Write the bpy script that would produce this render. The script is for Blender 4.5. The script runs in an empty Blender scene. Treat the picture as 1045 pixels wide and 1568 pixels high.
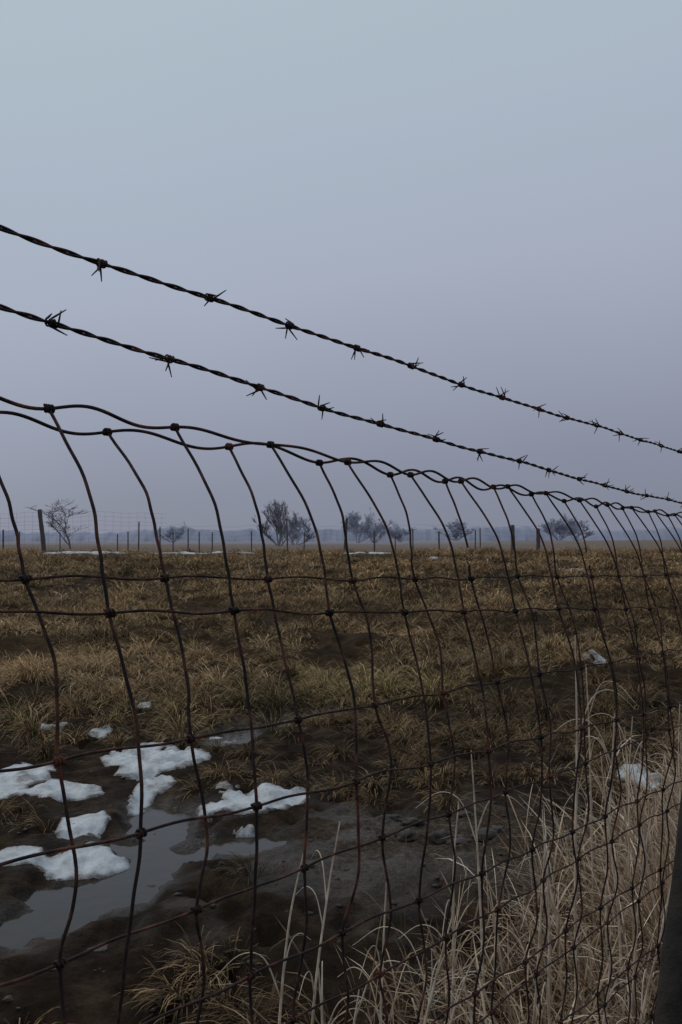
import bpy, math, random
import numpy as np
from mathutils import Vector
random.seed(7); rng=np.random.default_rng(7)
H=1.35
# ---------------------------------------------------------------- helpers
def vnoise(x,y,seed=0):
    xi=np.floor(x); yi=np.floor(y); xf=x-xi; yf=y-yi
    def h(a,b):
        v=np.sin(a*127.1+b*311.7+seed*74.7)*43758.5453
        return v-np.floor(v)
    u=xf*xf*(3-2*xf); v=yf*yf*(3-2*yf)
    return (h(xi,yi)*(1-u)+h(xi+1,yi)*u)*(1-v)+(h(xi,yi+1)*(1-u)+h(xi+1,yi+1)*u)*v
def fbm(x,y,seed=0,o=4):
    s=0;a=.5;n=0
    for i in range(o):
        s=s+a*vnoise(x,y,seed+i*3);n+=a;a*=.5;x=x*2.03+1.7;y=y*2.03+9.2
    return s/n
def sst(a,b,x):
    t=np.clip((x-a)/(b-a),0,1);return t*t*(3-2*t)
CH=[((-1.95,2.85),(-1.18,3.2),.14),((-1.18,3.2),(-1.02,3.38),.16),((-1.02,3.38),(-.86,3.72),.18),((-.86,3.72),(-.82,4.15),.18),
    ((-.82,4.15),(-.96,4.62),.12),((-.86,3.85),(-.63,4.05),.15),((-.63,4.05),(-.35,4.2),.11),
    ((-.88,6.15),(-.6,6.74),.18),((-.6,6.74),(-.27,7.1),.19),((-.27,7.1),(.05,7.05),.14)]
def chan(x,y):
    x=x+.3*(fbm(x*5,y*5,31)-.5); y=y+.3*(fbm(x*5,y*5,41)-.5)
    m=np.zeros_like(x)
    for (a,b),(c,d),w in CH:
        dx,dy=c-a,d-b
        t=np.clip(((x-a)*dx+(y-b)*dy)/(dx*dx+dy*dy),0,1)
        q=((x-a-t*dx)**2+((y-b-t*dy)*.8)**2)/w**2
        m=np.maximum(m,np.exp(-q))
    return m
def gravel(x,y):
    n=fbm(x*2.5,y*2.5,55)-.5
    return np.clip(1.3-((x-.5)/.85)**2-((y-3.95)/.62)**2+1.5*n,0,1)
def ground(x,y):
    x=np.asarray(x,float); y=np.asarray(y,float)
    z=.9*sst(6,30,y)+.5*sst(8,30,x)*sst(28,80,y)
    f=sst(6,9,y)*(1-sst(60,120,y)); nr=1-sst(14,40,y)
    z=z+f*.18*(fbm(x*1.5,y*1.1,3,3)-.5)+f*(.3+.7*nr)*.16*(fbm(x*3.2,y*3.2,13,2)-.5)
    m=(1-sst(12,20,y))
    hoof=np.clip(fbm(x*8,y*7,28,2)-.53,0,1)*(fbm(x*1.3,y*1.3,29,2)>.40)
    z=z+m*(.05*(fbm(x*3,y*3,5)-.45)+.06*(fbm(x*10,y*10,8,4)-.5)-.2*hoof*(1-gravel(x,y)*.7))
    z=z-.09*chan(x,y)*(y<9)
    z=z+.02*gravel(x,y)
    return z
SN=[(-1.136,5.47,.31,.46,1),(-1.03,4.86,.12,.34,1),(-1.874,5.09,.22,.42,1),(-1.486,4.84,.24,.19,1),(-.503,4.65,.3,.38,1),
    (-1.12,3.82,.18,.16,1),(-1.44,3.83,.16,.13,1),(-1.242,4.28,.12,.18,.8),(-1.71,6.28,.1,.2,.9),(-2.09,6.5,.13,.16,.9),
    (-1.586,7.13,.06,.14,.8),(-.82,6.3,.11,.24,.5),(2.68,9.5,.17,.3,1),(1.685,5.13,.12,.2,1),
    (-2.25,4.6,.3,.25,1)]
def snowm(x,y,S=SN,fr=4.5,am=2.3):
    m=np.full_like(x,-9.)
    for cx,cy,rx,ry,_ in S:
        m=np.maximum(m,1-((x-cx)/rx)**2-((y-cy)/ry)**2)
    return np.clip(m,-3,.62)+am*(fbm(x*fr,y*fr*.8,77,6)-.56)
# ---- materials
def mat(name,col=(.1,.1,.1),rough=.8,spec=.3):
    m=bpy.data.materials.new(name); m.use_nodes=True
    nt=m.node_tree; b=nt.nodes["Principled BSDF"]
    b.inputs["Base Color"].default_value=(*col,1); b.inputs["Roughness"].default_value=rough
    b.inputs["Specular IOR Level"].default_value=spec
    return m,nt,b
def noise_node(nt,scale,detail=6,rough=.6):
    g=nt.nodes.get("GEO") or nt.nodes.new("ShaderNodeNewGeometry"); g.name="GEO"
    n=nt.nodes.new("ShaderNodeTexNoise"); n.inputs["Scale"].default_value=scale
    n.inputs["Detail"].default_value=detail; n.inputs["Roughness"].default_value=rough
    nt.links.new(g.outputs["Position"],n.inputs["Vector"]); return n.outputs[0]
def ramp(nt,src,stops):
    r=nt.nodes.new("ShaderNodeValToRGB"); e=r.color_ramp.elements
    e[0].position=stops[0][0]; e[0].color=(*stops[0][1],1); e[1].position=stops[-1][0]; e[1].color=(*stops[-1][1],1)
    for p,c in stops[1:-1]:
        k=e.new(p); k.color=(*c,1)
    nt.links.new(src,r.inputs[0]); return r.outputs[0]
def mixc(nt,f,a,b,mode='MIX'):
    m=nt.nodes.new("ShaderNodeMix"); m.data_type='RGBA'; m.blend_type=mode
    for s,v in ((0,f),(6,a),(7,b)):
        if isinstance(v,(int,float)): m.inputs[s].default_value=v
        elif isinstance(v,tuple): m.inputs[s].default_value=(*v,1)
        else: nt.links.new(v,m.inputs[s])
    return m.outputs[2]
def bump(nt,b,src,st=.5,dist=.02):
    k=nt.nodes.new("ShaderNodeBump"); k.inputs["Strength"].default_value=st; k.inputs["Distance"].default_value=dist
    nt.links.new(src,k.inputs["Height"]); nt.links.new(k.outputs[0],b.inputs["Normal"])
# ---- mesh builders
def mk(name,V,T,material,cols=None,smooth=False,parent=None,quads=None):
    me=bpy.data.meshes.new(name)
    V=np.asarray(V,np.float32); 
    parts=[]; starts=[]; off=0
    for F in ([T] if T is not None and len(T) else [])+([quads] if quads is not None and len(quads) else []):
        F=np.asarray(F,np.int32); k=F.shape[1]
        starts.append(off+np.arange(len(F))*k); off+=F.size; parts.append(F.ravel())
    L=np.concatenate(parts); S=np.concatenate(starts)
    me.vertices.add(len(V)); me.vertices.foreach_set("co",V.ravel())
    me.loops.add(len(L)); me.loops.foreach_set("vertex_index",L.astype(np.int32))
    me.polygons.add(len(S)); me.polygons.foreach_set("loop_start",S.astype(np.int32))
    me.update(calc_edges=True); me.validate()
    if smooth: me.polygons.foreach_set("use_smooth",np.ones(len(me.polygons),bool))
    if cols is not None:
        a=me.color_attributes.new("Col",'FLOAT_COLOR','POINT')
        c=np.ones((len(V),4),np.float32); c[:,:3]=cols; a.data.foreach_set("color",c.ravel())
    me.materials.append(material)
    o=bpy.data.objects.new(name,me); bpy.context.scene.collection.objects.link(o)
    if parent: o.parent=parent
    return o
class Tubes:
    def __init__(s): s.V=[];s.Q=[];s.n=0
    def add(s,P,R,k=6):
        P=np.asarray(P,float); n=len(P); R=np.broadcast_to(np.asarray(R,float),(n,))
        t=np.gradient(P,axis=0); t/=np.linalg.norm(t,axis=1)[:,None]+1e-12
        m=np.abs(t.mean(0)); up=np.zeros(3); up[np.argmin(m)]=1
        a=np.cross(t,up); a/=np.linalg.norm(a,axis=1)[:,None]+1e-12; b=np.cross(t,a)
        th=np.arange(k)/k*2*np.pi
        V=P[:,None]+R[:,None,None]*(np.cos(th)[None,:,None]*a[:,None]+np.sin(th)[None,:,None]*b[:,None])
        s.V.append(V.reshape(-1,3))
        i=np.arange(n-1)[:,None]*k; j=np.arange(k)[None]; j2=(j+1)%k
        s.Q.append((np.stack([i+j,i+j2,i+k+j2,i+k+j],-1)).reshape(-1,4)+s.n)
        s.n+=n*k
    def build(s,name,material,parent=None):
        return mk(name,np.concatenate(s.V),None,material,smooth=True,parent=parent,quads=np.concatenate(s.Q))
def catmull(P,n=10):
    P=np.asarray(P,float); P=np.vstack([2*P[0]-P[1],P,2*P[-1]-P[-2]]); out=[]
    t=np.linspace(0,1,n,endpoint=False)[:,None]
    for i in range(1,len(P)-2):
        a,b,c,d=P[i-1:i+3]
        out.append(.5*((2*b)+(-a+c)*t+(2*a-5*b+4*c-d)*t**2+(-a+3*b-3*c+d)*t**3))
    out.append(P[-2][None]); return np.vstack(out)
# ---------------------------------------------------------------- ground
def geo(a,b,d0,gr):
    o=[a];d=d0
    while o[-1]<b: d*=gr; o.append(o[-1]+d)
    return np.array(o)
xp=geo(3,1200,.028,1.055); xs=np.concatenate([-xp[::-1],np.arange(-2.975,2.98,.024),xp])
ys=np.concatenate([[-400,-150,-60,-20,-8,-4,-2,-1],np.arange(0,1.8,.1),np.arange(1.8,8,.026),geo(8,2500,.035,1.018)])
X,Y=np.meshgrid(xs,ys); Z=ground(X,Y)
ny,nx=X.shape; idx=np.arange(nx*ny).reshape(ny,nx)
Q=np.stack([idx[:-1,:-1],idx[:-1,1:],idx[1:,1:],idx[1:,:-1]],-1).reshape(-1,4)
wet=np.clip(chan(X,Y)*(Y<9)*1.3+.75*np.exp(-(((X+.2)/1.2)**2+((Y-3.9)/.9)**2))*sst(.44,.6,fbm(X*4,Y*4,19)),0,1)
cm=np.stack([wet,gravel(X,Y)*(Y<8),sst(6.8,9,Y+1.2*(fbm(X,Y,4)-.5))],-1).reshape(-1,3)
gm,nt,b=mat("muddy_field_soil",rough=.9,spec=.12)
at=nt.nodes.new("ShaderNodeVertexColor"); at.layer_name="Col"
sp=nt.nodes.new("ShaderNodeSeparateColor"); nt.links.new(at.outputs[0],sp.inputs[0])
n1=noise_node(nt,5,8,.7); n2=noise_node(nt,45,6,.7); n3=noise_node(nt,.25,5,.6); n4=noise_node(nt,130,3,.6)
mud=ramp(nt,n1,[(.32,(.010,.006,.004)),(.5,(.032,.020,.013)),(.66,(.078,.051,.032))])
gr=ramp(nt,n2,[(.33,(.030,.021,.015)),(.5,(.072,.053,.038)),(.68,(.17,.13,.095))])
fld=ramp(nt,n1,[(.3,(.022,.015,.009)),(.5,(.05,.034,.019)),(.7,(.10,.068,.038))])
fl2=ramp(nt,n3,[(.38,(.7,.75,.8)),(.62,(1.2,1.05,.9))])
fld=mixc(nt,1.0,fld,fl2,'MULTIPLY')
c=mixc(nt,sp.outputs[2],mud,fld); c=mixc(nt,sp.outputs[1],c,gr)
spk=ramp(nt,n4,[(.55,(1,1,1)),(.75,(1.9,1.8,1.6))]); c=mixc(nt,.6,c,spk,'MULTIPLY')
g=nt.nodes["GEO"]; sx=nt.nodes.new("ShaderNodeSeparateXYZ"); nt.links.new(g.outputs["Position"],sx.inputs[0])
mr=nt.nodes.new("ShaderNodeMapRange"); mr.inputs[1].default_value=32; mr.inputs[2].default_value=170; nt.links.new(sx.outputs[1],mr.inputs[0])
farc=mixc(nt,mr.outputs[0],(.18,.13,.09),(.25,.225,.245))  # straw field greying with distance: aerial haze mixed into the ground colour
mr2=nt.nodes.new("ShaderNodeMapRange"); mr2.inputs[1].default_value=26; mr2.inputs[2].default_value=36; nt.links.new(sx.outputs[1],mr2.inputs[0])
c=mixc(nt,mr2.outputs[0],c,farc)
nt.links.new(c,b.inputs["Base Color"])
rr=nt.nodes.new("ShaderNodeMapRange"); rr.inputs[3].default_value=.95; rr.inputs[4].default_value=.28; nt.links.new(sp.outputs[0],rr.inputs[0]); nt.links.new(rr.outputs[0],b.inputs["Roughness"])
rs=nt.nodes.new("ShaderNodeMapRange"); rs.inputs[3].default_value=.06; rs.inputs[4].default_value=.45; nt.links.new(sp.outputs[0],rs.inputs[0]); nt.links.new(rs.outputs[0],b.inputs["Specular IOR Level"])
bump(nt,b,n2,1.0,.045)
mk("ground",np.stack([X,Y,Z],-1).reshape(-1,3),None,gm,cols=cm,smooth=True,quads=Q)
# water
wm,nt,b=mat("puddle_water",(.03,.024,.018),.08,.42)
b.inputs["IOR"].default_value=1.33
bump(nt,b,noise_node(nt,14,4,.5),.08,.02)
wx=np.linspace(-2.8,.5,80); wy=np.linspace(2.4,7.6,120); WX,WY=np.meshgrid(wx,wy)
WZ=np.full_like(WX,-.050)
i2=np.arange(WX.size).reshape(WX.shape); keep=(chan(WX,WY)>.06); kf=(keep[:-1,:-1]|keep[1:,1:]|keep[1:,:-1]|keep[:-1,1:])
QW=np.stack([i2[:-1,:-1],i2[:-1,1:],i2[1:,1:],i2[1:,:-1]],-1)[kf]
mk("puddle_water",np.stack([WX,WY,WZ],-1).reshape(-1,3),None,wm,quads=QW)
# snow
sm,nt,b=mat("melting_snow",(.7,.74,.8),.5,.3)
s1=noise_node(nt,10,10,.8); s2=noise_node(nt,60,5,.7)
at=nt.nodes.new("ShaderNodeVertexColor"); at.layer_name="Col"; sp=nt.nodes.new("ShaderNodeSeparateColor"); nt.links.new(at.outputs[0],sp.inputs[0])
ad=nt.nodes.new("ShaderNodeMath"); ad.operation='MULTIPLY_ADD'; ad.inputs[1].default_value=.24; nt.links.new(sp.outputs[0],ad.inputs[0]); nt.links.new(s1,ad.inputs[2])
cs=ramp(nt,ad.outputs[0],[(.47,(.05,.042,.036)),(.55,(.20,.19,.185)),(.66,(.38,.39,.405)),(.85,(.56,.585,.62))])
nt.links.new(cs,b.inputs["Base Color"]); bump(nt,b,s2,.7,.012)
def snow(S,x0,x1,y0,y1,dx,dy,th,name,fr,am):
    xx=np.arange(x0,x1,dx); yy=np.arange(y0,y1,dy); A,B=np.meshgrid(xx,yy)
    m=snowm(A,B,S,fr,am); h=th*np.clip(m*6,0,1)**.5*(.6+.8*fbm(A*9,B*9,99))
    zz=ground(A,B); zz=np.where(m>.0,zz+h,zz-.01)
    if y0<10: zz=np.where(m>.0,np.maximum(zz,-.05+h+.55*(zz+.05)),zz)
    i=np.arange(A.size).reshape(A.shape); k=m>-.05; kf=(k[:-1,:-1]|k[1:,1:]|k[1:,:-1]|k[:-1,1:])
    q=np.stack([i[:-1,:-1],i[:-1,1:],i[1:,1:],i[1:,:-1]],-1)[kf]
    e=np.clip(m*2.2,0,1); 
    mk(name,np.stack([A,B,zz],-1).reshape(-1,3),None,sm,smooth=True,quads=q,cols=np.stack([e,e,e],-1).reshape(-1,3))
snow(SN,-2.8,3.2,3.2,10.6,.012,.015,.009,"snow_patch",4.5,2.3)
SF=[(5.56,21.7,.45,.4,1),(2.8,25.7,.3,.5,1),(-8.7,30.4,1.5,.9,1),(-4.4,30.4,1.9,.9,1),(-6.2,31,.9,.7,1),(1.0,30.2,.9,.8,1)]
snow(SF,-15,14,19,34,.07,.07,.03,"snow_patch",1.4,1.2)
# ---------------------------------------------------------------- grass
def blades(P,az,L,w,a0,a1,col,seg=3):
    n=len(P); d=np.stack([np.cos(az),np.sin(az),np.zeros(n)],1)
    tw=rng.uniform(-1.3,1.3,n); s=np.stack([-np.sin(az+tw),np.cos(az+tw),np.zeros(n)],1)
    p=P.copy(); V=[]; K=[]
    for i in range(seg):
        ww=(w*(1-.25*i/seg*1.0)*.5)[:,None]
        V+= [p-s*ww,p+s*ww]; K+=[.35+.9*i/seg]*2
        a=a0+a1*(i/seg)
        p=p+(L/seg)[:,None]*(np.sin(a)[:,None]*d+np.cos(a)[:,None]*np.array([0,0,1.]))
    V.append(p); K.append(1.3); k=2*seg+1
    V=np.stack(V,1).reshape(-1,3); F=[]
    for i in range(seg-1):
        F+=[[2*i,2*i+1,2*i+3],[2*i,2*i+3,2*i+2]]
    F.append([2*seg-2,2*seg-1,2*seg]); F=np.array(F)
    T=(np.arange(n)[:,None,None]*k+F[None]).reshape(-1,3)
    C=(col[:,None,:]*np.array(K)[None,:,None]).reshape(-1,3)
    return V,T,C
def merge(parts):
    V=[];T=[];C=[];o=0
    for v,t,c in parts: V.append(v);T.append(t+o);C.append(c);o+=len(v)
    return np.concatenate(V),np.concatenate(T),np.concatenate(C)
grm,nt,b=mat("dry_grass",rough=.8,spec=.12)
at=nt.nodes.new("ShaderNodeVertexColor"); at.layer_name="Col"; nt.links.new(at.outputs[0],b.inputs["Base Color"])
PAL=np.array([(.42,.27,.135),(.31,.19,.095),(.56,.40,.225),(.17,.105,.058),(.13,.135,.04),(.24,.19,.075)])
def tufts(tx,ty,nb,Lm,wd,spread,green,dark,seg=3):
    N=len(tx); nb=np.asarray(nb); id=np.repeat(np.arange(N),nb); n=len(id)
    az=rng.uniform(0,2*np.pi,n); r=np.abs(rng.normal(0,1,n))*spread[id]
    wa=(3.6+2.6*(fbm(tx*.9,ty*.9,61)-.5))[id]; az=np.where(rng.random(n)<.35,wa+rng.normal(0,.6,n),az)
    x=tx[id]+np.cos(az)*r; y=ty[id]+np.sin(az)*r; z=ground(x,y)-.01
    L=Lm[id]*rng.uniform(.5,1.2,n); a0=rng.uniform(.05,.9,n)+r/spread[id]*.25; a1=rng.uniform(1.0,2.8,n)
    tk=rng.choice(4,N,p=[.36,.28,.18,.18]); pc=np.where(rng.random(n)<.6,tk[id],rng.choice(4,n,p=[.35,.3,.15,.2]))
    g=rng.random(n)<green[id]; pc=np.where(g,rng.choice([4,5],n),pc)
    col=PAL[pc]*rng.uniform(.7,1.25,n)[:,None]*dark[id][:,None]
    return blades(np.stack([x,y,z],1),az,L,wd[id]*rng.uniform(.7,1.3,n),a0,a1,col,seg)
def scatter(y0,y1,dens,k=.5,m=1.6):
    area=k*(y1*y1-y0*y0)+2*m*(y1-y0); n=int(area*dens)
    y=np.sqrt(rng.uniform(y0*y0,y1*y1,n)); x=rng.uniform(-1,1,n)*(k*y+m); return x,y
parts=[]
for y0,y1,dens,nb,wd in ((6.0,10,30,88,.004),(10,16,20,62,.006),(16,35,12,42,.0105)):
    x,y=scatter(y0,y1,dens)
    cl=fbm(x*1.3,y*1.0,21,3); 
    mudp=fbm(x*.45+3,y*.45,23,3)
    keep=(snowm(x,y)<-.25)&(chan(x,y)<.25)
    edge=sst(6.5,8.9,y+.5*np.clip(-x,-3,3)*.4)
    keep&=rng.random(len(x))<np.clip(.28+edge*.95-(mudp>.55)*(y<14)*.45,0,1)
    keep&=~((cl<np.where(y<12,.42,.36))&(y<19))
    if y0>15:
        keep&=snowm(x,y,SF,1.4,1.2)<-.1
        cor=np.zeros(len(x),bool)
        for cx,cy,rx,ry,_ in SF[2:6]: cor|=(np.abs(x-cx*y/cy)<rx*.9)&(y>cy-5)
        keep&=~(cor&(rng.random(len(x))<.8))
    x,y,cl=x[keep],y[keep],cl[keep]
    N=len(x); big=rng.random(N)<.3
    Lm=np.where(big,.31,.17)*(.55+.85*cl)
    green=np.clip(.045+.45*(fbm(x*.6,y*.6,71,2)-.5)*(y<13)*2.6,.02,.5)*(1-.6*(x>1.5))
    dark=np.clip(.15+1.7*fbm(x*.6,y*1.0,91,3)+.5*(rng.random(N)-.5),.25,1.9)*(np.where(y<8,.75,1))*np.where((x>1)&(y<13),.75,1)*1.08
    parts.append(tufts(x,y,np.where(big,nb,int(nb*.6)),Lm,np.full(N,wd),np.where(big,.07,.05)*(.8+y*.02),green,dark))
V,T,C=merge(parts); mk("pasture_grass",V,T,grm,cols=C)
x,y=scatter(2.2,6.9,46,.5,.5)
den=.16+.55*sst(4.6,5.4,y)*(x>-.8)+.4*sst(5.6,6.3,y)+.75*((x<-.85)&(y<2.75))+.55*((x>-.8)&(x<.5)&(y<3.0))+.5*((x>.9)&(y<4.4))
cl=fbm(x*2.6,y*2.2,22,3)
keep=(snowm(x,y)<-.3)&(chan(x,y)<.3)&(rng.random(len(x))<den*(cl>.46))&(gravel(x,y)<.35)
x,y=x[keep],y[keep];N=len(x)
lf=((x<-.8)&(y<2.8))
V,T,C=tufts(x,y,np.where(lf,85,80),np.where(lf,.16,.15),np.full(N,.0035),np.full(N,.05),np.where(lf,.32,.07),np.where(lf,.62,.62)*rng.uniform(.35,1.4,N),4)
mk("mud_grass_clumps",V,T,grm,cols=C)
# ---------------------------------------------------------------- fence frame
TH=math.radians(38); tv=np.array([math.sin(TH),math.cos(TH),0]); nv=np.array([-math.cos(TH),math.sin(TH),0]); 
def F(s,D,z):
    s=np.asarray(s,float); return s[...,None]*tv+np.asarray(D+0*s,float)[...,None]*nv+np.stack([0*s,0*s,z+H+0*s],-1)
rust,nt,b=mat("rusty_wire",rough=.8,spec=.25)
b.inputs["Metallic"].default_value=.1
rc=ramp(nt,noise_node(nt,38,6,.7),[(.35,(.010,.008,.009)),(.5,(.03,.017,.015)),(.62,(.11,.040,.025)),(.75,(.17,.065,.038))]); nt.links.new(rc,b.inputs["Base Color"]); bump(nt,b,noise_node(nt,400,3,.6),.5,.001)
S0,S1=-.95,3.45
parts=[]
n=38000
s=rng.uniform(1.1,5.4,n); D=.56+np.abs(rng.normal(0,.36,n)); 
P=s[:,None]*tv+D[:,None]*nv
clr=fbm(P[:,0]*2.6,P[:,1]*2.6,15,3); pr=sst(1.3,2.8,s)*(.25+.75*(clr>.45))*np.exp(-np.clip(D-1.0,0,9)*3)
k=rng.random(n)<pr; P=P[k];s=s[k];D=D[k];n=len(P); P[:,2]=ground(P[:,0],P[:,1])
L=rng.uniform(.16,.52,n)*(.42+.63*sst(1.3,3,s))+ (rng.random(n)<.03)*.2
RP=np.array([(.55,.41,.29),(.44,.31,.20),(.76,.63,.49),(.26,.17,.10)])
col=RP[rng.choice(4,n,p=[.35,.25,.2,.2])]*rng.uniform(.55,1.15,n)[:,None]
parts.append(blades(P,rng.normal(2.6,1.9,n),L,rng.uniform(.0025,.0075,n),rng.uniform(-.1,.6,n),rng.uniform(-.1,2.0,n),col,5))
n=16000; s=rng.uniform(.9,5.2,n); D=.5+np.abs(rng.normal(0,.42,n)); P=s[:,None]*tv+D[:,None]*nv
k=rng.random(n)<sst(1.0,2.6,s)*np.exp(-np.clip(D-1.2,0,9)*2.5); P=P[k];n=len(P);P[:,2]=ground(P[:,0],P[:,1])
col=RP[rng.choice(4,n,p=[.25,.35,.05,.35])]*rng.uniform(.35,.95,n)[:,None]
parts.append(blades(P,rng.uniform(0,6.28,n),rng.uniform(.15,.38,n),rng.uniform(.003,.007,n),rng.uniform(.1,1.1,n),rng.uniform(.3,1.9,n),col,4))
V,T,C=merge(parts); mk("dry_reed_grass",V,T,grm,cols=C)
# individual taller stalks
st=Tubes(); 
ST=[(.60,2.3,1.09,.01,0),(.385,2.4,.76,-.03,.02),(-.15,2.0,.66,.05,.0),(.1,2.1,.58,0,.02),(-.08,2.15,.67,.07,.03),(.14,2.0,.52,.11,.02),(.77,2.6,.84,.02,0),
    (.88,2.8,.79,.03,0),(1.13,3,.8,.02,.03),(.27,2.3,.7,.03,.02),(1.0,2.5,.9,.0,0),(.5,2.1,.6,-.02,0),(.7,2.2,.7,.05,0),(.95,2.3,.62,-.05,0),(-.02,1.95,.42,-.03,0),(.33,2.0,.45,-.06,0),(-.45,1.45,.3,-.03,0),(.82,2.9,.95,-.02,0),(.62,2.5,.6,-.07,0),
    (.0,2.0,.35,.04,0),(.2,1.95,.4,.05,0),(.4,2.0,.4,-.1,0),(.55,1.95,.5,.04,0),(.45,2.2,.65,.06,0),(.75,2.4,.75,-.05,0),(1.1,2.7,.9,.05,0),(.68,2.1,.55,.09,0),(.9,2.5,.7,-.09,0),(1.2,2.9,.95,.02,0)]
for x,y,h,dx,dy in ST:
    g0=float(ground(np.array([x]),np.array([y]))[0])
    p=catmull([(x,y,g0-.02),(x+dx*.3+random.uniform(-.01,.01),y,g0+h*.4),(x+dx*.7,y+dy,g0+h*.75),(x+dx+random.uniform(-.01,.02),y+dy,g0+h)],8)
    st.add(p,np.linspace(.0045,.0016,len(p)),5)
    for q in range(3):
        j=random.randint(6,len(p)-6); a=random.uniform(0,6.28); l=random.uniform(.08,.2)
        o=np.array([math.cos(a),math.sin(a),0])
        st.add(catmull([p[j],p[j]+o*l*.25+[0,0,l*.6],p[j]+o*l*.6+[0,0,l*.7],p[j]+o*l+[0,0,l*.4]],5),np.linspace(.002,.0007,16),4)
stm,nt,b=mat("dry_stalk",(.4,.32,.23),.7,.3)
nt.links.new(ramp(nt,noise_node(nt,25,4,.6),[(.3,(.3,.22,.15)),(.7,(.66,.55,.43))]),b.inputs["Base Color"])
st.build("dry_weed_stalks",stm)
# ---------------------------------------------------------------- barbed wire
def wob(s,seed,a): 
    return a*(np.sin(s*7+seed)+.6*np.sin(s*17.3+seed*2.1)+.3*np.sin(s*41+seed*3))
def barbed(zf,Dw,barb_s,seed,name):
    tb=Tubes(); s=np.arange(S0,S1,.0035)
    ctr=F(s,Dw+wob(s,seed+4,.0012),zf(s)+wob(s,seed,.0014))
    t=np.gradient(ctr,axis=0); t/=np.linalg.norm(t,axis=1)[:,None]
    a=np.cross(t,[0,0,1]); a/=np.linalg.norm(a,axis=1)[:,None]; b_=np.cross(a,t)
    ph=2*np.pi*s/.062+1.6*np.sin(s*5+seed)
    for o in (0,np.pi):
        tb.add(ctr+.00135*(np.cos(ph+o)[:,None]*a+np.sin(ph+o)[:,None]*b_),.00132,6)
    for bs in barb_s:
        i=int(np.argmin(np.abs(s-bs))); 
        for w in range(2):
            p0=ctr[i]+t[i]*(.004*w-.002); f0=random.uniform(0,6.28); turns=random.uniform(1.4,1.9)*2*np.pi
            k=np.linspace(0,1,26); an=f0+turns*k
            hp=p0+t[i]*((k-.5)*.006)[:,None]+.0034*(np.cos(an)[:,None]*a[i]+np.sin(an)[:,None]*b_[i])
            def tip(an_,sg):
                rd=np.cos(an_)*a[i]+np.sin(an_)*b_[i]; tg=(-np.sin(an_)*a[i]+np.cos(an_)*b_[i])*sg
                return (tg*.9+rd*.35+t[i]*random.uniform(-.7,.7))*random.uniform(.012,.0175)
            e0=hp[0]+tip(an[0],-1); e1=hp[-1]+tip(an[-1],1)
            tb.add(np.vstack([e0,e0*.4+hp[0]*.6,hp,e1*.4+hp[-1]*.6,e1]),np.r_[.0005,.001,np.full(26,.001),.001,.0005],6)
    tb.build(name,rust)
ztop=lambda s:.226+.0098*(s-2.6)**2
z2=lambda s:.2006-.078*(s-.42)+.0115*(s-.42)**2
barbed(ztop,.70,[.531+.134*k+random.uniform(-.008,.008) for k in range(-10,21)],1.3,"barbed_wire")
barbed(z2,.70,[.473+.131*k+random.uniform(-.012,.012) for k in range(-10,22)],4.1,"barbed_wire")
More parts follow.
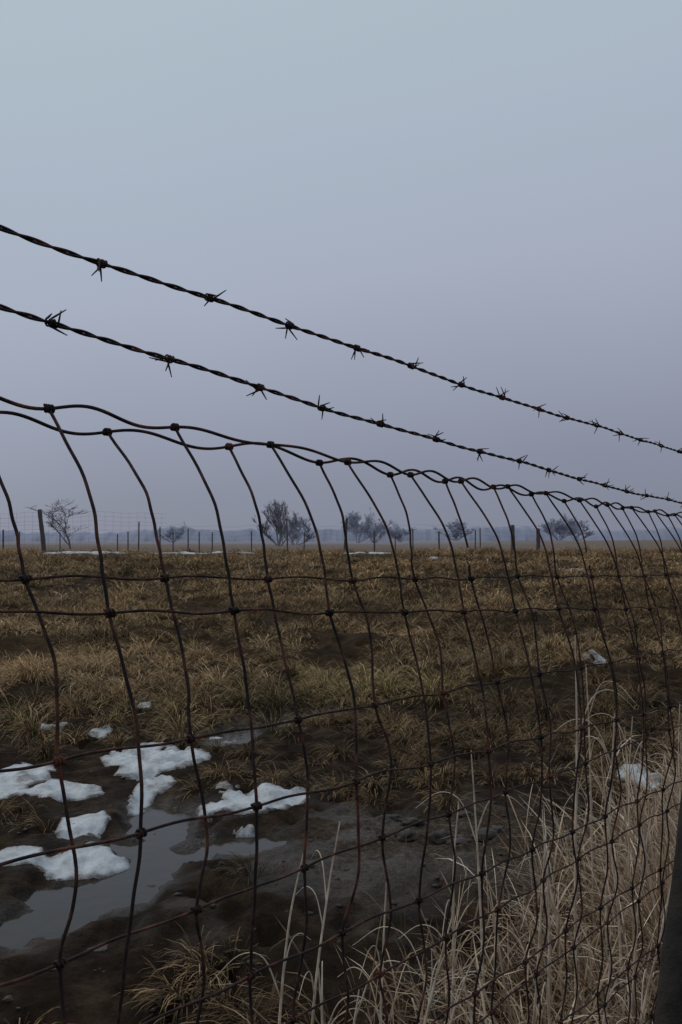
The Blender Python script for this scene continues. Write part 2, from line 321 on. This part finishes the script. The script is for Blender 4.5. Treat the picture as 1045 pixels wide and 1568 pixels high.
# ---------------------------------------------------------------- woven wire layers
def woven(rows,s0,seed,name,gaps=(),bow=1,joinD=None):
    tb=Tubes(); rnd=random.Random(seed)
    def rowz(r,s): z0,sl,D,sr=rows[r]; return z0+sl*(s-sr)+.004*(s-sr)**2*(r<2)
    ks=[k for k in range(-9,21) if S0<s0+.148*k<S1]
    J={k:[(rnd.uniform(-.004,.004)*(.6 if r<2 else 1.4),0) for r in range(len(rows))] for k in ks}
    for r,(z0,sl,D,sr) in enumerate(rows):
        s=np.arange(S0,S1,.006); q=(s-s0)/.148
        amp=.0044 if r==0 else .0014
        dd=D+wob(s,seed*2+r,.002); zz0=rowz(r,s)
        if joinD is not None and r==0:
            u=sst(.5,.85,s); zz0=zz0*(1-u)+u*(.122-.038*(s-.465)+.004*(s-.465)**2-.0035); dd=dd*(1-u)+u*(joinD+wob(s,seed,.003))
        z=zz0+wob(s,seed+r*1.7,.0010)-amp*(.3+1.0*fbm(s*4,s*0+r,seed,2))*np.cos(q*2*np.pi+.9+.8*np.sin(q*1.3))*1.3
        if r>0: z=z+.003*(fbm(s*16,s*0+r,seed,2)-.5)
        tb.add(F(s,dd,z),.0018 if r==0 else .0013,6)
        for k in ks:
            sk=s0+.148*k+J[k][r][0]; zk=float(np.interp(sk,s,z)); dk=float(np.interp(sk,s,dd)); J[k][r]=(sk,dk,zk)
            n=30; u=np.linspace(0,1,n); an=u*2*np.pi*2.6+rnd.uniform(0,6)
            hp=F(sk+(u-.5)*.0085,dk+.0029*np.cos(an),zk+.0029*np.sin(an)); tb.add(hp,.0016 if r==0 else .0013,6)
    for k in ks:
        pts=[]
        for r in range(len(rows)):
            sk,dk,zk=J[k][r]; pts.append((sk,dk,zk))
            if r<len(rows)-1:
                s2,d2,zz=J[k][r+1]
                if r==0:
                    pts.append((sk*.8+s2*.2+.001+rnd.uniform(-.003,.004),dk+(d2-dk)*.62,zk+(zz-zk)*.40)); pts.append((sk*.4+s2*.6+rnd.uniform(-.003,.003),dk+(d2-dk)*.87,zk+(zz-zk)*.72))
                else:
                    o=rnd.uniform(.003,.014)*(1 if rnd.random()<.8 else -.5)*bow
                    pts.append(((sk+s2)/2+o,(dk+d2)/2-rnd.uniform(0,.012),zk+(zz-zk)*rnd.uniform(.4,.6)))
        c=catmull(pts,9); jn=np.arange(len(c)); 
        c[:,0]+=.0005*np.sin(jn*1.1+k*3)
        if k in gaps:
            i=int(9*2.1); j=int(9*2.6); a,b2=c[:i],c[j:]
            tb.add(F(a[:,0],a[:,1],a[:,2]),.00155); tb.add(F(b2[:,0],b2[:,1],b2[:,2]),.00155)
        else: tb.add(F(c[:,0],c[:,1],c[:,2]),.00155)
    tb.build(name,rust)
R1=[(.122,-.038,.70,.465),(-.06,-.061,.61,.465),(-.235,-.07,.575,.465),(-.40,-.07,.59,.465),(-.56,-.07,.60,.465),(-.71,-.07,.61,.465),(-.85,-.07,.62,.465),(-.97,-.06,.63,.465),(-1.08,-.05,.64,.465)]
R2=[(.116,-.036,.755,.42),(-.031,-.035,.66,.42),(-.176,-.04,.62,.42),(-.33,-.045,.61,.42),(-.49,-.05,.62,.42),(-.64,-.05,.63,.42),(-.79,-.05,.64,.42),(-.93,-.05,.65,.42),(-1.06,-.05,.66,.42)]
woven(R1,.465,3,"woven_wire_fence")
woven(R2,.42,9,"woven_wire_fence",gaps=(5,8),joinD=.706)
# posts
wd,nt,b=mat("weathered_post_wood",rough=.85)
nt.links.new(ramp(nt,noise_node(nt,18,7,.7),[(.3,(.008,.007,.006)),(.7,(.035,.027,.022))]),b.inputs["Base Color"]); bump(nt,b,noise_node(nt,60,5,.7),.6,.01)
def post(p0,p1,r,name,m=wd,parent=None,k=14):
    p0=np.array(p0,float);p1=np.array(p1,float);u=np.linspace(0,1,14)[:,None]; P=p0*(1-u)+p1*u
    P[:,0]+=np.sin(u[:,0]*5)*r*.12
    R=r*(1-.12*u[:,0]+.05*np.sin(u[:,0]*23)); R=np.r_[R,r*.75,r*.02]; d=(p1-p0)/np.linalg.norm(p1-p0)
    P=np.vstack([P,P[-1]+d*r*.15,P[-1]+d*r*.18]); t=Tubes(); t.add(P,R,k); return t.build(name,m,parent)
for s_ in (S0-.02,S1-.03):
    q=F(np.array([s_]),np.array([.66]),np.array([0.]))[0]
    post((q[0],q[1],-.3),(q[0],q[1],H+.33),.055,"fence_post")
q0=F(np.array([1.40,1.93]),np.array([.54,.54]),np.array([-1.42,-.40]))
post(q0[0],q0[1],.036,"brace_post")
# clods/stones
import bmesh
from mathutils import noise as mn
bm=bmesh.new()
def clod(x,y,r):
    g0=float(ground(np.array([x]),np.array([y]))[0])
    q=bmesh.ops.create_icosphere(bm,subdivisions=3,radius=1)
    ax,ay,az=r*random.uniform(.8,1.5),r*random.uniform(.7,1.1),r*random.uniform(.35,.65); sd_=random.uniform(0,50)
    for v in q['verts']:
        k=1+.5*mn.noise(v.co*1.6+Vector((sd_,0,0)))+.2*mn.noise(v.co*5+Vector((sd_,9,0)))
        v.co=Vector((v.co.x*ax*k+x,v.co.y*ay*k+y,v.co.z*az*k+g0+az*.4))
for (x,y,r) in [(.29,4.05,.05),(.33,4.2,.04),(.45,4.0,.06),(.52,3.95,.045),(.66,4.05,.05),(.72,4.1,.04),(.25,4.35,.035),(.6,4.3,.03)]: clod(x,y,r)
for i in range(300):
    x=random.uniform(-2,1.6);y=random.uniform(2.4,5.5)
    if chan(np.array([x]),np.array([y]))[0]<.2 and snowm(np.array([x]),np.array([y]))[0]<-.2: clod(x,y,random.uniform(.004,.014))
me=bpy.data.meshes.new("mud_clods");bm.to_mesh(me);me.polygons.foreach_set("use_smooth",[True]*len(me.polygons))
cm_,nt,b=mat("wet_clod",(.03,.022,.016),.6,.3); nt.links.new(ramp(nt,noise_node(nt,30,6,.7),[(.3,(.012,.01,.008)),(.7,(.06,.045,.034))]),b.inputs["Base Color"]); bump(nt,b,noise_node(nt,90,4,.6),.6,.01)
me.materials.append(cm_); o=bpy.data.objects.new("mud_clods",me); bpy.context.scene.collection.objects.link(o)
# ---------------------------------------------------------------- far fence
ff=bpy.data.objects.new("distant_wire_fence",None); bpy.context.scene.collection.objects.link(ff)
fm,nt,b=mat("hazed_post_wood",(.085,.075,.08),.85)  # post wood lightened: distance haze is part of this base colour
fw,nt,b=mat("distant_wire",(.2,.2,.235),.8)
def gz(x,y): return float(ground(np.array([x]),np.array([y]))[0])
FY=33
for i,(px,hh,r,ln) in enumerate([(68,1.6,.09,-.18),(212,1.15,.028,.02),(196,.8,.024,0),(245,1.0,.026,0),(92,.8,.024,0),(265,.75,.024,0),(288,.9,.026,0),(305,.8,.024,0),(325,.75,.024,0),(180,.7,.024,0),
     (385,.8,.024,0),(440,1.25,.028,-.02),(465,.8,.024,.03),(527,1.3,.055,.10),(573,.85,.034,0),(605,.7,.024,0),(632,.85,.024,0),(672,.75,.034,0),
     (727,.85,.024,.02),(735,.9,.024,0),(785,1.05,.085,0),(823,.95,.08,.03),(5,.9,.034,0),(30,.8,.024,0)]):
    x=(px-522)/1358*FY; g0=gz(x,FY)
    post((x,FY,g0-.1),(x+ln,FY,g0+hh),r,"post_%d"%i,fm,ff,8)
t=Tubes()
for k in range(6):
    xx=np.linspace(-16,9.5,60); zz=np.array([gz(a,FY) for a in xx])+.15+.17*k+.02*np.sin(xx*1.3+k); t.add(np.stack([xx,0*xx+FY+.06,zz],1),.0025,4)
for k in range(3):
    xx=np.linspace(-16,-6.5,30); zz=np.array([gz(a,FY) for a in xx])+1.15+.17*k; t.add(np.stack([xx,0*xx+FY+.06,zz],1),.0025,4)
for x in np.arange(-16,-6.5,.3): t.add([(x,FY+.07,gz(x,FY)+.1),(x,FY+.07,gz(x,FY)+1.5)],.0025,4)
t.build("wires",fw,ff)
# ---------------------------------------------------------------- trees
def tree(x,y,h,cw,name,m,r0,depth=5,seed=1,lean=0,minr=.008,tb=None,trunk=.25,kids=(3,4),wig=.09,stems=1,twr=1.):
    rd=random.Random(seed); own=tb is None; tb=tb or Tubes(); z0=gz(x,y); paths=[]
    def br(p,d,l,r,n):
        pts=[p];q=p.copy();dd=d.copy();m_=4
        for i in range(m_):
            dd=dd+np.array([rd.gauss(0,wig),rd.gauss(0,wig),rd.gauss(.02,.05)]); dd/=np.linalg.norm(dd)
            q=q+dd*l/m_; pts.append(q.copy())
        paths.append((np.array(pts),np.linspace(r,r*.62,m_+1),n))
        if n<depth:
            for j in range(rd.randint(*kids)):
                a=rd.uniform(0,6.28); sp=rd.uniform(.25,.9)
                u=np.array([math.cos(a),math.sin(a),0.]); 
                nd=dd*math.cos(sp)+u*math.sin(sp)+np.array([0,0,.06]); nd/=np.linalg.norm(nd)
                k=rd.choice([1,2,3,4]); br(pts[k],nd,l*rd.uniform(.5,.8),r*.56,n+1)
    for j in range(stems):
        a=j*6.28/stems+rd.uniform(-.5,.5); sp=0 if stems==1 else rd.uniform(.15,1.05)
        d=np.array([lean+math.sin(sp)*math.cos(a),math.sin(sp)*math.sin(a),math.cos(sp)]);d/=np.linalg.norm(d)
        br(np.array([.02*math.cos(a),.02*math.sin(a),0.]),d,trunk*rd.uniform(.8,1.15),r0,0)
    A=np.concatenate([p[0] for p in paths]); zt=np.percentile(A[:,2],99); sx_=2/(np.percentile(A[:,0],97)-np.percentile(A[:,0],3))
    for P,R,n in paths:
        P=np.stack([P[:,0]*sx_*cw/2,P[:,1]*sx_*cw/2,P[:,2]/zt*h],1)+np.array([x,y,z0-.1]); P[:,2]=np.maximum(P[:,2],z0+.02) if n else P[:,2]
        tb.add(P,np.maximum(R,minr),5 if n<2 else 3)
    if own: return tb.build(name,m)
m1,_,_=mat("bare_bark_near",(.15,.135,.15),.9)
m2,_,_=mat("hazed_bark_mid",(.22,.215,.25),.9)  # distance haze put into bark colour, as in the two materials below
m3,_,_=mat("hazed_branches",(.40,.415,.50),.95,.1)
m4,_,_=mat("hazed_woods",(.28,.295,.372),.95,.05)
W=lambda px,d:(px-522)/1358*d
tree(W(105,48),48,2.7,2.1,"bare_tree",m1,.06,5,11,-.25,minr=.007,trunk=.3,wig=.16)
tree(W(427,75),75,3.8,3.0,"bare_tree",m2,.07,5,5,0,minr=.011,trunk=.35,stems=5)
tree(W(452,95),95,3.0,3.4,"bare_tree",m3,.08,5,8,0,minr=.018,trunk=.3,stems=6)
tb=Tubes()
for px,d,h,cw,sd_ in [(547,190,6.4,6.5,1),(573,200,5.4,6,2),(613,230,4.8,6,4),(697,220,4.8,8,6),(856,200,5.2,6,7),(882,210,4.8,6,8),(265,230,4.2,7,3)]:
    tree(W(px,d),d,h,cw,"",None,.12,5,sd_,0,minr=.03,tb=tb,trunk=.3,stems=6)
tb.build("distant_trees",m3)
xw=np.linspace(-520,620,2400)
top=3.2+7*fbm(xw*.018,xw*0,7,3)**1.4+4.2*(fbm(xw*.09,xw*0+3,9,5)-.3)
prof=[(-14,0),(-9,.45),(-4,.8),(0,1.0),(5,.8),(12,0)]
V=[];
for dy,f in prof:
    nz_=fbm(xw*.25,xw*0+dy,33,3)-.5
    V.append(np.stack([xw,560+dy+6*nz_+.00008*xw*xw,.9+.5*(xw>0)+top*f+(1.5*nz_*f)],1))
V=np.concatenate(V); n=len(xw); i=np.arange(n-1); q=np.concatenate([np.stack([k*n+i,k*n+i+1,(k+1)*n+i+1,(k+1)*n+i],1) for k in range(len(prof)-1)])
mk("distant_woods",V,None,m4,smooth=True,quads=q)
# ---------------------------------------------------------------- sky, sun, camera
sc=bpy.context.scene
w=bpy.data.worlds.new("World"); sc.world=w; w.use_nodes=True; nt=w.node_tree; nt.nodes.clear()
out=nt.nodes.new("ShaderNodeOutputWorld"); sk=nt.nodes.new("ShaderNodeTexSky"); sk.sky_type='NISHITA'; sk.sun_disc=False
EL,AZ=math.radians(38),math.radians(-50)
sk.sun_elevation=EL; sk.sun_rotation=AZ
b1=nt.nodes.new("ShaderNodeBackground"); b1.inputs[1].default_value=.05; nt.links.new(sk.outputs[0],b1.inputs[0])
tc=nt.nodes.new("ShaderNodeTexCoord"); dp=nt.nodes.new("ShaderNodeVectorMath"); dp.operation='DOT_PRODUCT'
nrm=nt.nodes.new("ShaderNodeVectorMath"); nrm.operation='NORMALIZE'; nt.links.new(tc.outputs["Generated"],nrm.inputs[0])
nt.links.new(nrm.outputs[0],dp.inputs[0]); dp.inputs[1].default_value=(-.12,0,1)
nz=nt.nodes.new("ShaderNodeTexNoise"); nz.inputs["Scale"].default_value=2.2; nz.inputs["Detail"].default_value=3; nt.links.new(nrm.outputs[0],nz.inputs["Vector"])
ma=nt.nodes.new("ShaderNodeMath"); ma.operation='MULTIPLY_ADD'; ma.inputs[1].default_value=.08; nt.links.new(nz.outputs[0],ma.inputs[0]); nt.links.new(dp.outputs["Value"],ma.inputs[2])
r=nt.nodes.new("ShaderNodeValToRGB"); nt.links.new(ma.outputs[0],r.inputs[0]); e=r.color_ramp.elements
stops=[(0.0,(.208,.226,.300)),(.10,(.248,.27,.352)),(.19,(.312,.342,.432)),(.32,(.395,.437,.535)),(.45,(.42,.485,.575)),(.60,(.44,.53,.60)),(1.0,(.56,.63,.68))]
e[0].position=0;e[0].color=(*stops[0][1],1);e[1].position=1;e[1].color=(*stops[-1][1],1)
for p,c in stops[1:-1]: k=e.new(p);k.color=(*c,1)
b2=nt.nodes.new("ShaderNodeBackground"); nt.links.new(r.outputs[0],b2.inputs[0]); b2.inputs[1].default_value=1
mx=nt.nodes.new("ShaderNodeMixShader"); mx.inputs[0].default_value=.94; nt.links.new(b1.outputs[0],mx.inputs[1]); nt.links.new(b2.outputs[0],mx.inputs[2]); nt.links.new(mx.outputs[0],out.inputs[0])
L=bpy.data.lights.new("sun","SUN"); L.energy=.8; L.angle=math.radians(35); L.color=(1,.95,.88)
lo=bpy.data.objects.new("sun",L); sc.collection.objects.link(lo)
dv=Vector((math.sin(AZ)*math.cos(EL),math.cos(AZ)*math.cos(EL),math.sin(EL))); lo.rotation_euler=dv.to_track_quat('Z','Y').to_euler()
cd=bpy.data.cameras.new("camera"); co=bpy.data.objects.new("camera",cd); sc.collection.objects.link(co); sc.camera=co
cd.sensor_fit='VERTICAL'; cd.sensor_height=24; cd.sensor_width=24; cd.lens=24*1358/1568; cd.clip_start=.02; cd.clip_end=5000
co.location=(0,0,H); co.rotation_euler=(math.radians(90+1.86),0,0)
sc.view_settings.view_transform='Standard'; sc.view_settings.look='None'; sc.view_settings.exposure=0
